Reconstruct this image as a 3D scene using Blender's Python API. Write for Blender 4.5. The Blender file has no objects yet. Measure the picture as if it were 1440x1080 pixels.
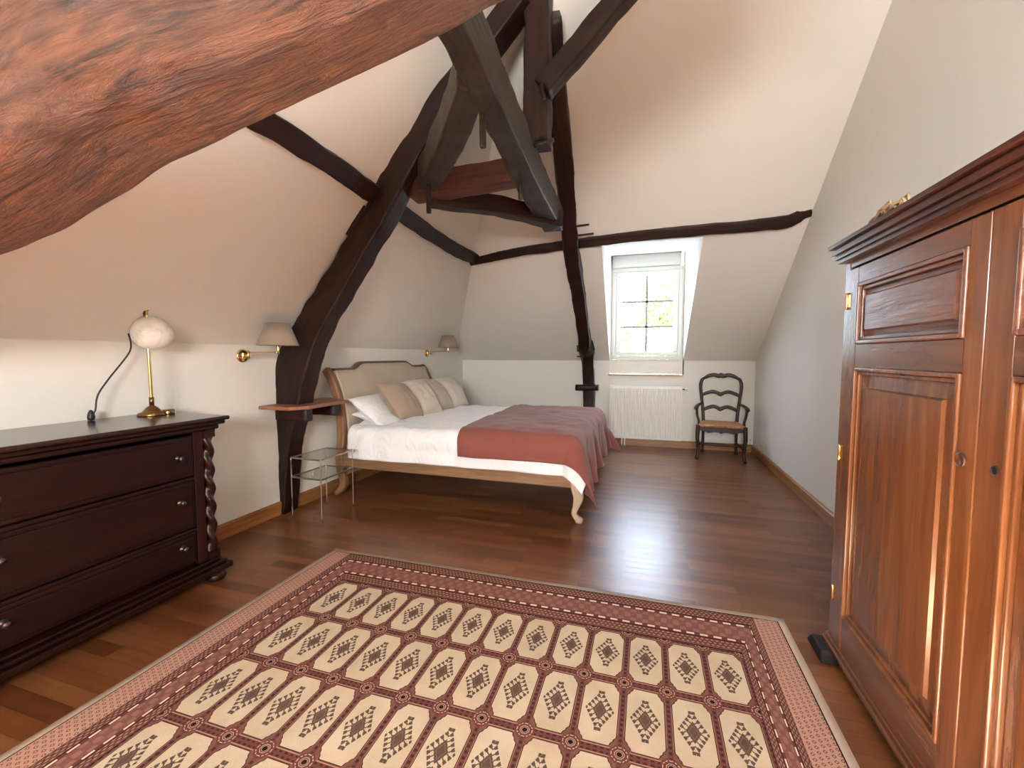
import bpy, math, random
from mathutils import Vector, Matrix, noise, Euler
R = math.radians
scene = bpy.context.scene
C = scene.collection

# ------------------------------------------------------------------ camera, light, exposure
cam_d = bpy.data.cameras.new('camera'); cam = bpy.data.objects.new('camera', cam_d); C.objects.link(cam)
cam.location = (0, 0, 1.30); cam.rotation_euler = (R(90-3.72), 0, R(17.34))
cam_d.sensor_width = 36; cam_d.lens = 609.45/1440*36; cam_d.clip_start = 0.02
scene.camera = cam
scene.view_settings.view_transform = 'Standard'; scene.view_settings.look = 'None'
scene.view_settings.gamma = 1; scene.view_settings.use_curve_mapping = False
scene.view_settings.exposure = 1.42

world = bpy.data.worlds.new('sky'); scene.world = world; world.use_nodes = True
wn = world.node_tree.nodes; wl = world.node_tree.links
bg = wn['Background']
bg.inputs['Color'].default_value = (0.66, 0.80, 1.0, 1); bg.inputs['Strength'].default_value = 10.5

def lamp(kind, name, loc, rot, energy, color, **k):
    d = bpy.data.lights.new(name, kind); o = bpy.data.objects.new(name, d); C.objects.link(o)
    o.location = loc; o.rotation_euler = rot; d.energy = energy; d.color = color
    for a, b in k.items(): setattr(d, a, b)
    return o
# the sun comes in low through the window behind the camera
SUN_DIR = Vector((0.05, 1, -0.66)).normalized()
sun = lamp('SUN', 'sun', (0, -6, 5), SUN_DIR.to_track_quat('-Z', 'Y').to_euler(), 225.0, (1.0, 0.90, 0.76), angle=R(0.8))
# daylight of the two windows
lamp('AREA', 'daylight_back_window', (0.15, -2.52, 1.85), (R(90), 0, 0), 98, (1.0, 0.95, 0.88), shape='RECTANGLE', size=1.5, size_y=0.7)
pt = lamp('AREA', 'dormer_portal', (-0.02, 6.66, 1.90), (R(-90), 0, 0), 1, (1, 1, 1), shape='RECTANGLE', size=0.98, size_y=1.70)
pt.data.cycles.is_portal = True

# ------------------------------------------------------------------ node helpers
class V:
    """a value in a node tree with arithmetic"""
    nt = None
    def __init__(s, sock): s.s = sock
def _m(op, *a):
    n = V.nt.nodes.new('ShaderNodeMath'); n.operation = op
    for i, x in enumerate(a):
        if isinstance(x, V): V.nt.links.new(x.s, n.inputs[i])
        else: n.inputs[i].default_value = x
    return V(n.outputs[0])
for nm, op in dict(__add__='ADD', __sub__='SUBTRACT', __mul__='MULTIPLY', __truediv__='DIVIDE').items():
    setattr(V, nm, (lambda op: lambda a, b: _m(op, a, b))(op))
V.__radd__ = lambda a, b: _m('ADD', b, a); V.__rsub__ = lambda a, b: _m('SUBTRACT', b, a); V.__rmul__ = lambda a, b: _m('MULTIPLY', b, a)
def vabs(a): return _m('ABSOLUTE', a)
def vmax(a, b): return _m('MAXIMUM', a, b)
def vmin(a, b): return _m('MINIMUM', a, b)
def lt(a, b): return _m('LESS_THAN', a, b)
def gt(a, b): return _m('GREATER_THAN', a, b)
def frac(a): return _m('FRACT', a)
def floor_(a): return _m('FLOOR', a)
def band(a, lo, hi): return gt(a, lo)*lt(a, hi)
def vsin(a): return _m('SINE', a)

def new_mat(name):
    m = bpy.data.materials.new(name); m.use_nodes = True
    b = m.node_tree.nodes['Principled BSDF']
    return m, m.node_tree, b
def link(nt, a, b): nt.links.new(a, b)
def node(nt, t, **k):
    n = nt.nodes.new(t)
    for a, b in k.items(): setattr(n, a, b)
    return n
def mix(nt, fac, a, b, blend='MIX'):
    n = node(nt, 'ShaderNodeMix', data_type='RGBA', blend_type=blend)
    for i, x in ((0, fac), (6, a), (7, b)):
        if isinstance(x, V): x = x.s
        if isinstance(x, bpy.types.NodeSocket): link(nt, x, n.inputs[i])
        elif isinstance(x, tuple): n.inputs[i].default_value = (*x[:3], 1)
        else: n.inputs[i].default_value = x
    return n.outputs[2]
def ramp(nt, fac, stops):
    n = node(nt, 'ShaderNodeValToRGB'); link(nt, fac, n.inputs[0])
    e = n.color_ramp.elements
    while len(e) < len(stops): e.new(0.5)
    for el, (p, c) in zip(e, stops): el.position = p; el.color = (*c, 1)
    return n.outputs[0]
def coords(nt, which='Object', scale=(1, 1, 1), rot=(0, 0, 0), loc=(0, 0, 0)):
    tc = node(nt, 'ShaderNodeTexCoord'); mp = node(nt, 'ShaderNodeMapping')
    link(nt, tc.outputs[which], mp.inputs[0])
    mp.inputs['Scale'].default_value = scale; mp.inputs['Rotation'].default_value = rot; mp.inputs['Location'].default_value = loc
    return mp.outputs[0]
def ntex(nt, vec, scale, detail=4, rough=0.55, dist=0.0):
    n = node(nt, 'ShaderNodeTexNoise'); link(nt, vec, n.inputs['Vector'])
    n.inputs['Scale'].default_value = scale; n.inputs['Detail'].default_value = detail
    n.inputs['Roughness'].default_value = rough; n.inputs['Distortion'].default_value = dist
    return n.outputs['Fac']
def bump(nt, bsdf, h, strength, dist=0.01):
    b = node(nt, 'ShaderNodeBump'); b.inputs['Strength'].default_value = strength; b.inputs['Distance'].default_value = dist
    link(nt, h, b.inputs['Height']); link(nt, b.outputs[0], bsdf.inputs['Normal'])

def plain(name, col, rough=0.5, metal=0.0, coat=0.0, nscale=0, namp=0.0, bmp=0.0, spec=0.5):
    m, nt, b = new_mat(name)
    b.inputs['Base Color'].default_value = (*col, 1); b.inputs['Roughness'].default_value = rough
    b.inputs['Metallic'].default_value = metal; b.inputs['Coat Weight'].default_value = coat
    b.inputs['Specular IOR Level'].default_value = spec
    if nscale:
        f = ntex(nt, coords(nt), nscale, 5)
        dk = tuple(max(0, c*(1-namp)) for c in col); lg = tuple(min(1, c*(1+namp)) for c in col)
        link(nt, ramp(nt, f, [(0.3, dk), (0.7, lg)]), b.inputs['Base Color'])
        if bmp: bump(nt, b, f, bmp, 0.004)
    return m
def wood(name, dark, mid, light, axis='X', which='Object', rough=0.4, fine=26, stretch=14, bmp=0.25, coat=0.0, big=2.0, bdist=0.003, spec=0.5):
    """grain runs along axis"""
    m, nt, b = new_mat(name)
    sc = {'X': (1/stretch, 1, 1), 'Y': (1, 1/stretch, 1), 'Z': (1, 1, 1/stretch)}[axis]
    v = coords(nt, which, sc)
    f1 = ntex(nt, v, fine, 5, 0.6, 0.4); f2 = ntex(nt, v, big*3, 3, 0.5, 0.8)
    c1 = ramp(nt, f1, [(0.30, dark), (0.52, mid), (0.72, light)])
    c2 = ramp(nt, f2, [(0.30, tuple(x*0.72 for x in mid)), (0.7, tuple(min(1, x*1.22) for x in mid))])
    link(nt, mix(nt, 0.5, c1, c2), b.inputs['Base Color'])
    b.inputs['Roughness'].default_value = rough; b.inputs['Coat Weight'].default_value = coat
    b.inputs['Coat Roughness'].default_value = 0.15; b.inputs['Specular IOR Level'].default_value = spec
    bump(nt, b, f1, bmp, bdist)
    return m
def fabric(name, col, rough=0.9, weave=420, bmp=0.25, var=0.08, nsc=5.0):
    m, nt, b = new_mat(name)
    f = ntex(nt, coords(nt), nsc, 4); f2 = ntex(nt, coords(nt), weave, 2)
    c = ramp(nt, f, [(0.3, tuple(x*(1-var) for x in col)), (0.7, tuple(min(1, x*(1+var)) for x in col))])
    c = mix(nt, 0.35, c, ramp(nt, f2, [(0.35, tuple(x*0.75 for x in col)), (0.65, tuple(min(1, x*1.15) for x in col))]))
    link(nt, c, b.inputs['Base Color'])
    b.inputs['Roughness'].default_value = rough; b.inputs['Specular IOR Level'].default_value = 0.2
    b.inputs['Sheen Weight'].default_value = 0.15
    bump(nt, b, f2, bmp, 0.002)
    return m

M = {}
# plaster: white paint with a fine roller texture
def plaster(name, col):
    m, nt, b = new_mat(name)
    v = coords(nt); f = ntex(nt, v, 150, 3); g = ntex(nt, v, 1.3, 3)
    link(nt, ramp(nt, g, [(0.3, tuple(x*0.975 for x in col)), (0.7, col)]), b.inputs['Base Color'])
    b.inputs['Roughness'].default_value = 0.75; b.inputs['Specular IOR Level'].default_value = 0.25
    bump(nt, b, f, 0.35, 0.002)
    return m
M['wall'] = plaster('white_wall_paint', (0.73, 0.70, 0.635))
M['slope'] = plaster('white_slope_paint', (0.73, 0.69, 0.62))
M['beam'] = wood('dark_waxed_oak', (0.004, 0.0012, 0.0007), (0.014, 0.0038, 0.0018), (0.045, 0.0130, 0.0055), 'X', 'UV', 0.48, 30, 10, 0.8, 0.0, bdist=0.008, spec=0.28)
M['beam_grey'] = wood('grey_brown_oak', (0.006, 0.004, 0.003), (0.024, 0.016, 0.011), (0.060, 0.042, 0.030), 'X', 'UV', 0.55, 30, 10, 0.8, 0.0, bdist=0.008, spec=0.3)

def log_mat():
    m, nt, b = new_mat('weathered_red_brown_oak')
    v = coords(nt, 'UV', (0.22, 1, 1)); w = coords(nt, 'UV', (0.6, 1, 1))
    f1 = ntex(nt, v, 34, 7, 0.68, 1.2); f2 = ntex(nt, w, 5, 5, 0.6, 1.5); f3 = ntex(nt, v, 11, 6, 0.65, 2.0)
    c1 = ramp(nt, f1, [(0.34, (0.022, 0.008, 0.005)), (0.5, (0.10, 0.035, 0.017)), (0.72, (0.25, 0.10, 0.042))])
    c2 = ramp(nt, f2, [(0.35, (0.065, 0.028, 0.021)), (0.65, (0.165, 0.058, 0.029))])
    c = mix(nt, 0.5, c1, c2)
    crack = ramp(nt, f3, [(0.33, (0.10, 0.10, 0.10)), (0.43, (1, 1, 1))])
    c = mix(nt, 0.8, c, crack, 'MULTIPLY')
    link(nt, c, b.inputs['Base Color']); b.inputs['Roughness'].default_value = 0.55
    V.nt = nt
    h = V(f1)*0.5 + V(f3)*1.0 + V(f2)*0.8
    bump(nt, b, h.s, 1.0, 0.030)
    return m
M['log'] = log_mat()

def floor_mat():
    m, nt, b = new_mat('brown_parquet_strips')
    v = coords(nt, 'Object')
    br = node(nt, 'ShaderNodeTexBrick'); link(nt, v, br.inputs['Vector'])
    br.offset = 0.37; br.offset_frequency = 2; br.squash = 1.0
    br.inputs['Scale'].default_value = 1.0; br.inputs['Brick Width'].default_value = 0.62; br.inputs['Row Height'].default_value = 0.072
    br.inputs['Mortar Size'].default_value = 0.0009; br.inputs['Mortar Smooth'].default_value = 0.2
    br.inputs['Color1'].default_value = (0, 0, 0, 1); br.inputs['Color2'].default_value = (1, 1, 1, 1); br.inputs['Mortar'].default_value = (0.5, 0.5, 0.5, 1)
    g = ntex(nt, coords(nt, 'Object', (0.10, 1.2, 1)), 34, 5, 0.62, 0.5)
    big = ntex(nt, coords(nt, 'Object', (0.35, 1.0, 1)), 2.2, 3)
    V.nt = nt
    t = V(br.outputs['Color'])*0.34 + V(g)*0.45 + V(big)*0.30
    c = ramp(nt, t.s, [(0.18, (0.052, 0.014, 0.004)), (0.5, (0.125, 0.040, 0.013)), (0.85, (0.24, 0.092, 0.034))])
    c = mix(nt, br.outputs['Fac'], c, (0.035, 0.012, 0.006))
    link(nt, c, b.inputs['Base Color'])
    r = node(nt, 'ShaderNodeMapRange'); link(nt, g, r.inputs[0]); r.inputs[3].default_value = 0.25; r.inputs[4].default_value = 0.38
    link(nt, r.outputs[0], b.inputs['Roughness'])
    b.inputs['Specular IOR Level'].default_value = 0.55
    bump(nt, b, (V(g)*0.6 - V(br.outputs['Fac'])*1.0).s, 0.12, 0.002)
    return m
M['floor'] = floor_mat()
M['base'] = wood('honey_baseboard_oak', (0.14, 0.055, 0.016), (0.30, 0.125, 0.036), (0.44, 0.21, 0.075), 'X', 'UV', 0.42, 40, 16, 0.15, 0.1)
M['sillwood'] = wood('sill_oak', (0.25, 0.12, 0.05), (0.44, 0.22, 0.09), (0.58, 0.34, 0.16), 'X', 'Object', 0.4, 40, 14, 0.1)
M['chest_top'] = wood('polished_dark_mahogany', (0.005, 0.0009, 0.0006), (0.015, 0.0028, 0.0015), (0.034, 0.008, 0.004), 'Y', 'Object', 0.26, 26, 12, 0.10, 0.45)
M['chest'] = wood('dark_mahogany', (0.003, 0.0004, 0.0003), (0.010, 0.0014, 0.0007), (0.026, 0.0048, 0.0020), 'Y', 'Object', 0.40, 26, 12, 0.15, 0.0, spec=0.28)
M['chest_z'] = wood('dark_mahogany_upright', (0.004, 0.0006, 0.0004), (0.014, 0.0024, 0.0012), (0.036, 0.0075, 0.0032), 'Z', 'Object', 0.38, 26, 12, 0.15, 0.05, spec=0.3)
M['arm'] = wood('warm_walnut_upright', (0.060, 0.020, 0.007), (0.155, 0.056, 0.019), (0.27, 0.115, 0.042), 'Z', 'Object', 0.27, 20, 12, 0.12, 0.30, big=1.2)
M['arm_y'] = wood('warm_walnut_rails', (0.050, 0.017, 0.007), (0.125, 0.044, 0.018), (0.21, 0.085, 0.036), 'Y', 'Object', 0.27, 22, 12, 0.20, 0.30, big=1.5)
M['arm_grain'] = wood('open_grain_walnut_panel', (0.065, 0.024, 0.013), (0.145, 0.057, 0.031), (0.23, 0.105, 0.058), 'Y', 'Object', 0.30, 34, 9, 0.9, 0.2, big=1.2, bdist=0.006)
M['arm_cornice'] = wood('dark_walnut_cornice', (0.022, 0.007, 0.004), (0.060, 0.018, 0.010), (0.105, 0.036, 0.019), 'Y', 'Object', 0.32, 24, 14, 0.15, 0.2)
M['bed'] = wood('weathered_bed_oak', (0.13, 0.065, 0.028), (0.25, 0.135, 0.062), (0.37, 0.23, 0.12), 'X', 'Object', 0.6, 36, 12, 0.2)
M['bed_post'] = wood('weathered_bed_oak_post', (0.11, 0.05, 0.022), (0.23, 0.115, 0.052), (0.34, 0.20, 0.10), 'X', 'UV', 0.55, 34, 12, 0.2)
M['bed_leg'] = wood('bleached_bed_leg', (0.28, 0.18, 0.11), (0.50, 0.36, 0.24), (0.64, 0.50, 0.36), 'X', 'UV', 0.6, 34, 10, 0.2)
M['bed_trim'] = wood('headboard_rim', (0.05, 0.022, 0.012), (0.11, 0.052, 0.026), (0.18, 0.09, 0.05), 'X', 'UV', 0.5, 34, 12, 0.2)
M['linen'] = fabric('greige_linen', (0.46, 0.38, 0.29))
M['taupe'] = fabric('taupe_cotton', (0.33, 0.245, 0.18))
M['beige'] = fabric('light_beige_cotton', (0.50, 0.43, 0.35))
M['beige2'] = fabric('mid_beige_cotton', (0.42, 0.35, 0.28))
M['beige3'] = fabric('pale_stone_cotton', (0.50, 0.44, 0.38))
M['white'] = fabric('white_cotton', (0.84, 0.83, 0.83), weave=600, bmp=0.1, var=0.02)
def crease(mat):
    nt = mat.node_tree; b = nt.nodes['Principled BSDF']; old = b.inputs['Normal'].links[0].from_node
    f = ntex(nt, coords(nt, 'Object', (1, 1, .6)), 5.5, 5, .5, 1.6)
    V.nt = nt; r_ = vabs(V(f)-.5)*2.0
    bp_ = node(nt, 'ShaderNodeBump'); bp_.inputs['Strength'].default_value = .40; bp_.inputs['Distance'].default_value = .035
    link(nt, r_.s, bp_.inputs['Height']); link(nt, old.outputs[0], bp_.inputs['Normal']); link(nt, bp_.outputs[0], b.inputs['Normal'])
crease(M['white'])
M['mattress'] = fabric('mattress_cover', (0.75, 0.73, 0.70))
M['terra'] = fabric('terracotta_blanket', (0.215, 0.070, 0.054), weave=260, bmp=0.45, var=0.06)
M['brass'] = plain('polished_brass', (0.78, 0.50, 0.22), 0.18, 1.0)
M['brass_old'] = plain('aged_brass', (0.24, 0.14, 0.055), 0.28, 1.0, nscale=20, namp=0.25)
M['darkmetal'] = plain('dark_metal', (0.05, 0.035, 0.03), 0.4, 0.8)
M['steel'] = plain('champagne_metal', (0.50, 0.42, 0.34), 0.32, 1.0)
M['knob'] = plain('pewter_knob', (0.09, 0.07, 0.06), 0.4, 0.9)
M['blackrubber'] = plain('black_flex', (0.012, 0.010, 0.010), 0.5)
M['shade'] = fabric('grey_taupe_lampshade', (0.25, 0.19, 0.14), weave=300)
M['radiator'] = plain('white_enamel', (0.78, 0.75, 0.69), 0.30)
M['pvc'] = plain('white_window_frame', (0.52, 0.51, 0.48), 0.35)
M['plastic'] = plain('white_plastic', (0.80, 0.78, 0.74), 0.4)
M['chairwood'] = wood('dark_walnut_chair', (0.008, 0.0025, 0.0015), (0.028, 0.009, 0.005), (0.07, 0.026, 0.013), 'X', 'UV', 0.42, 30, 10, 0.1, 0.0, spec=0.3)
M['straw'] = wood('tuft_straw', (0.20, 0.14, 0.07), (0.42, 0.32, 0.19), (0.60, 0.48, 0.32), 'Y', 'Object', 0.9, 30, 6, 0.4)
M['shelf'] = wood('red_brown_shelf', (0.12, 0.045, 0.02), (0.24, 0.095, 0.045), (0.34, 0.16, 0.08), 'Y', 'Object', 0.4, 30, 12, 0.15)
M['reddish'] = wood('red_brown_oak_tie', (0.012, 0.004, 0.0025), (0.060, 0.019, 0.010), (0.12, 0.044, 0.022), 'X', 'UV', 0.5, 30, 10, 0.8, 0.0, bdist=0.008, spec=0.3)

def rush_mat():
    m, nt, b = new_mat('woven_rush')
    v = coords(nt, 'Object'); f = ntex(nt, coords(nt, 'Object', (1, 8, 1)), 30, 4)
    link(nt, ramp(nt, f, [(0.3, (0.22, 0.09, 0.035)), (0.6, (0.48, 0.23, 0.09)), (0.8, (0.60, 0.34, 0.15))]), b.inputs['Base Color'])
    b.inputs['Roughness'].default_value = 0.6; bump(nt, b, f, 0.8, 0.006)
    return m
M['rush'] = rush_mat()
def marble_mat():
    m, nt, b = new_mat('alabaster')
    f = ntex(nt, coords(nt), 9, 6, 0.6, 1.5)
    link(nt, ramp(nt, f, [(0.35, (0.62, 0.55, 0.47)), (0.5, (0.80, 0.75, 0.67)), (0.7, (0.86, 0.82, 0.76))]), b.inputs['Base Color'])
    b.inputs['Roughness'].default_value = 0.35; b.inputs['Subsurface Weight'].default_value = 0.1
    return m
M['alabaster'] = marble_mat()
def glass_mat(name, tint=(1, 1, 1)):
    m = bpy.data.materials.new(name); m.use_nodes = True; nt = m.node_tree; nt.nodes.clear()
    o = node(nt, 'ShaderNodeOutputMaterial'); t = node(nt, 'ShaderNodeBsdfTransparent'); g = node(nt, 'ShaderNodeBsdfGlossy')
    fr = node(nt, 'ShaderNodeFresnel'); fr.inputs[0].default_value = 1.45; mx = node(nt, 'ShaderNodeMixShader')
    t.inputs[0].default_value = (*tint, 1); g.inputs['Roughness'].default_value = 0.02
    gg = node(nt, 'ShaderNodeNewGeometry'); V.nt = nt; link(nt, (V(fr.outputs[0])*(1-V(gg.outputs['Backfacing']))).s, mx.inputs[0]); link(nt, t.outputs[0], mx.inputs[1]); link(nt, g.outputs[0], mx.inputs[2]); link(nt, mx.outputs[0], o.inputs[0])
    return m
M['bar'] = plain('grey_glazing_bar', (0.17, 0.175, 0.175), 0.4)
M['glass'] = glass_mat('clear_window_glass')
M['tglass'] = glass_mat('clear_shelf_glass', (0.93, 0.96, 0.94))
M['leaf'] = plain('spring_leaf', (0.060, 0.105, 0.014), 0.8, nscale=3, namp=0.4, spec=0.1)
M['bark'] = plain('bark', (0.10, 0.08, 0.06), 0.9)

# ------------------------------------------------------------------ mesh helpers
ORG = {}          # object name -> world origin of its thing
def W(o): return ORG.get(o.name, Vector((0, 0, 0)))
def setp(o, label=None, cat=None, group=None, kind=None):
    for k, v in (('label', label), ('category', cat), ('group', group), ('kind', kind)):
        if v: o[k] = v
    return o
def thing(name, label, cat, loc, group=None, kind=None, rotz=0):
    o = bpy.data.objects.new(name, None); C.objects.link(o); o.location = loc; o.empty_display_size = 0.1
    o.rotation_euler = (0, 0, rotz)
    ORG[o.name] = Vector(loc) if rotz == 0 else Vector((0, 0, 0))
    return setp(o, label, cat, group, kind)

class MB:
    def __init__(s): s.v = []; s.f = []; s.uv = []; s.sm = []; s.mi = []
    def add(s, vs, fs, uvs=None, smooth=False, mi=0):
        o = len(s.v); s.v += [Vector(p) for p in vs]
        for i, f in enumerate(fs):
            s.f.append([o+k for k in f]); s.sm.append(smooth); s.mi.append(mi)
            s.uv.append(uvs[i] if uvs else [(0, 0)]*len(f))
        return s
    def box(s, a, b, mi=0):
        (x0, y0, z0), (x1, y1, z1) = [(min(a[i], b[i]) for i in range(3)), (max(a[i], b[i]) for i in range(3))]
        vs = [(x0, y0, z0), (x1, y0, z0), (x1, y1, z0), (x0, y1, z0), (x0, y0, z1), (x1, y0, z1), (x1, y1, z1), (x0, y1, z1)]
        fs = [(0, 3, 2, 1), (4, 5, 6, 7), (0, 1, 5, 4), (1, 2, 6, 5), (2, 3, 7, 6), (3, 0, 4, 7)]
        uvs = []
        for f in fs:
            P = [vs[k] for k in f]; rng = [max(p[i] for p in P)-min(p[i] for p in P) for i in range(3)]
            ax = sorted(range(3), key=lambda i: -rng[i])[:2]
            uvs.append([(p[ax[0]], p[ax[1]]) for p in P])
        return s.add(vs, fs, uvs, False, mi)
    def prism(s, poly, axis, a, b, smooth=False, mi=0):
        """poly: 2D points in the plane across axis; extruded from a to b"""
        def P(p, t):
            return {'X': (t, p[0], p[1]), 'Y': (p[0], t, p[1]), 'Z': (p[0], p[1], t)}[axis]
        n = len(poly)
        vs = [P(p, a) for p in poly]+[P(p, b) for p in poly]
        fs = [tuple(range(n))[::-1], tuple(range(n, 2*n))]
        uvs = [[poly[k] for k in fs[0]], [poly[k-n] for k in fs[1]]]
        per = 0
        for i in range(n):
            j = (i+1) % n; d = math.dist(poly[i], poly[j])
            fs.append((i, j, n+j, n+i)); uvs.append([(a, per), (a, per+d), (b, per+d), (b, per)]); per += d
        s.add(vs, fs[:2], uvs[:2], False, mi); o = len(s.v)-2*n
        for f, u in zip(fs[2:], uvs[2:]): s.f.append([o+k for k in f]); s.sm.append(smooth); s.mi.append(mi); s.uv.append(u)
        return s
    def lathe(s, c, prof, n=24, axis=(0, 0, 1), scale=(1, 1, 1), mi=0, close=True, twist=None):
        """prof: (radius, height) list"""
        q = Vector((0, 0, 1)).rotation_difference(Vector(axis))
        vs = []; fs = []; c = Vector(c)
        for r, h in prof:
            for k in range(n):
                a = 2*math.pi*k/n; rr = r if not twist else twist(r, h, a)
                vs.append(c + q @ Vector((rr*math.cos(a)*scale[0], rr*math.sin(a)*scale[1], h*scale[2])))
        for i in range(len(prof)-1):
            for k in range(n): fs.append((i*n+k, i*n+(k+1) % n, (i+1)*n+(k+1) % n, (i+1)*n+k))
        s.add(vs, fs, [[(0, 0)]*4]*len(fs), True, mi)
        if close:
            o = len(s.v)-len(vs)
            for idx, rev in ((0, True), (len(prof)-1, False)):
                if prof[idx][0] > 1e-5:
                    f = [o+idx*n+k for k in range(n)]
                    s.f.append(f[::-1] if rev else f); s.sm.append(False); s.mi.append(mi); s.uv.append([(0, 0)]*n)
        return s
    def sweep(s, path, w, h, up=(0, 0, 1), n=16, step=0.05, rough=0.0, seed=0, corner=0.22, freq=6, smooth=True, mi=0, curve=True, cap=True):
        """rounded rectangle swept along path; w, h may be lists with one value per path point (w across, h along up)"""
        path = [Vector(p) for p in path]; k = len(path)
        ws = w if isinstance(w, (list, tuple)) else [w]*k; hs = h if isinstance(h, (list, tuple)) else [h]*k
        pts = []; P = [path[0]*2-path[1]]+path+[path[-1]*2-path[-2]]
        for i in range(k-1):
            m = max(1, int((path[i+1]-path[i]).length/step))
            for j in range(m):
                t = j/m
                if curve:
                    a, b, c, d = P[i], P[i+1], P[i+2], P[i+3]
                    p = 0.5*((2*b)+(c-a)*t+(2*a-5*b+4*c-d)*t*t+(3*b-a-3*c+d)*t**3)
                else: p = path[i].lerp(path[i+1], t)
                pts.append((p, ws[i]*(1-t)+ws[i+1]*t, hs[i]*(1-t)+hs[i+1]*t))
        pts.append((path[-1], ws[-1], hs[-1]))
        vs = []; fs = []; uvs = []; L = 0; U = []
        up = Vector(up)
        sec = []
        for q in range(n):
            a = 2*math.pi*(q+0.5)/n; ca, sa = math.cos(a), math.sin(a); e = corner if corner < 0.99 else 1.0
            sec.append((math.copysign(abs(ca)**e, ca)*0.5, math.copysign(abs(sa)**e, sa)*0.5))
        prev = None
        for i, (p, ww, hh) in enumerate(pts):
            t = (pts[min(i+1, len(pts)-1)][0]-pts[max(i-1, 0)][0]).normalized()
            side = t.cross(up)
            if side.length < 1e-4: side = t.cross(Vector((1, 0, 0)))
            side.normalize()
            if prev and side.dot(prev) < 0: side = -side
            prev = side
            u2 = side.cross(t).normalized()
            if u2.dot(up) < 0: u2 = -u2
            if i: L += (p-pts[i-1][0]).length
            U.append(L)
            for (a, b) in sec:
                d = side*(a*ww)+u2*(b*hh)
                if rough:
                    q = p+d
                    nz = noise.noise(Vector((q.x*freq+seed*7.1, q.y*freq, q.z*freq)))+0.4*noise.noise(Vector((q.x*freq*3, q.y*freq*3+seed, q.z*freq*3)))
                    d += d.normalized()*nz*rough
                vs.append(p+d)
        per = [0]
        for q in range(n):
            a, b = sec[q], sec[(q+1) % n]; per.append(per[-1]+math.hypot((a[0]-b[0])*ws[0], (a[1]-b[1])*hs[0]))
        for i in range(len(pts)-1):
            for q in range(n):
                r = (q+1) % n
                fs.append((i*n+q, i*n+r, (i+1)*n+r, (i+1)*n+q))
                uvs.append([(U[i]+seed, per[q]), (U[i]+seed, per[q+1]), (U[i+1]+seed, per[q+1]), (U[i+1]+seed, per[q])])
        s.add(vs, fs, uvs, smooth, mi)
        if cap:
            o = len(s.v)-len(vs); m = len(pts)-1
            for f in ([o+q for q in range(n)][::-1], [o+m*n+q for q in range(n)]):
                s.f.append(f); s.sm.append(False); s.mi.append(mi); s.uv.append([(s.v[x].x, s.v[x].z) for x in f])
        return s
    def tube(s, path, r, n=10, step=0.03, curve=True, **k):
        return s.sweep(path, 2*r, 2*r, n=n, step=step, corner=1.0, curve=curve, **k)
    def grid(s, nu, nv, fn, smooth=True, mi=0, uvscale=1.0):
        vs = [fn(i/nu, j/nv) for j in range(nv+1) for i in range(nu+1)]
        fs = []; uvs = []
        for j in range(nv):
            for i in range(nu):
                a = j*(nu+1)+i; fs.append((a, a+1, a+nu+2, a+nu+1))
                uvs.append([(i/nu, j/nv), ((i+1)/nu, j/nv), ((i+1)/nu, (j+1)/nv), (i/nu, (j+1)/nv)])
        return s.add(vs, fs, uvs, smooth, mi)
    def xform(s, mat):
        s.v = [mat @ p for p in s.v]; return s
    def build(s, name, mat, parent=None, bevel=0.0, solid=0.0, sub=0, label=None, soff=0.0, seg=2):
        me = bpy.data.meshes.new(name)
        if parent: org = W(parent)
        else:
            xs = [p.x for p in s.v]; ys = [p.y for p in s.v]; zs = [p.z for p in s.v]
            org = Vector(((min(xs)+max(xs))/2, (min(ys)+max(ys))/2, min(zs)))
        me.from_pydata([p-org for p in s.v], [], s.f)
        uvl = me.uv_layers.new(name='UVMap'); i = 0
        for pi, poly in enumerate(me.polygons):
            poly.use_smooth = s.sm[pi]; poly.material_index = s.mi[pi]
            for k in range(poly.loop_total): uvl.data[poly.loop_start+k].uv = s.uv[pi][k]
        for m in (mat if isinstance(mat, (list, tuple)) else [mat]): me.materials.append(m)
        me.update()
        o = bpy.data.objects.new(name, me); C.objects.link(o)
        ORG[o.name] = org
        if parent: o.parent = parent
        else: o.location = org
        if solid:
            md = o.modifiers.new('solid', 'SOLIDIFY'); md.thickness = solid; md.offset = soff
        if bevel:
            md = o.modifiers.new('bevel', 'BEVEL'); md.width = bevel; md.segments = seg; md.limit_method = 'ANGLE'; md.angle_limit = R(40)
        if sub:
            md = o.modifiers.new('sub', 'SUBSURF'); md.levels = sub; md.render_levels = sub
        if label: o['label'] = label
        return o

def struct(name, mb, mat, **k):
    o = mb.build(name, mat, None, **k); o['kind'] = 'structure'; return o
def copy_tree(o, loc, **props):
    r = o.copy(); C.objects.link(r); r.location = loc; ORG[r.name] = Vector(loc)
    for k, v in props.items(): r[k] = v
    for ch in list(o.children):
        c = ch.copy(); C.objects.link(c); c.parent = r
        for g in list(ch.children):
            d = g.copy(); C.objects.link(d); d.parent = c
    return r

# ------------------------------------------------------------------ room numbers
XL, XR, YF, YB = -2.87, 1.38, 6.5, -2.4
ZL, ZF = 1.38, 1.23                    # knee wall heights
SL, SF = 1.19, 0.708                   # slopes of the left and the far roof plane
ZC = 4.55
T = 0.12
def zl(x): return ZL+SL*(x-XL)
def zf(y): return ZF+SF*(YF-y)
# ---- floor
struct('floor', MB().box((XL-T, YB-T, -0.1), (XR+T, YF+T, 0)), M['floor'])
# ---- left knee wall
ycl = YF-(ZL-ZF)/SF                    # where the left crease meets the far slope
m = MB().prism([(YB-T, 0), (YF+T, 0), (YF+T, ZF), (YF, ZF), (ycl, ZL), (YB-T, ZL)], 'X', XL-T, XL)
struct('wall_left', m, M['wall'])
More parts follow.
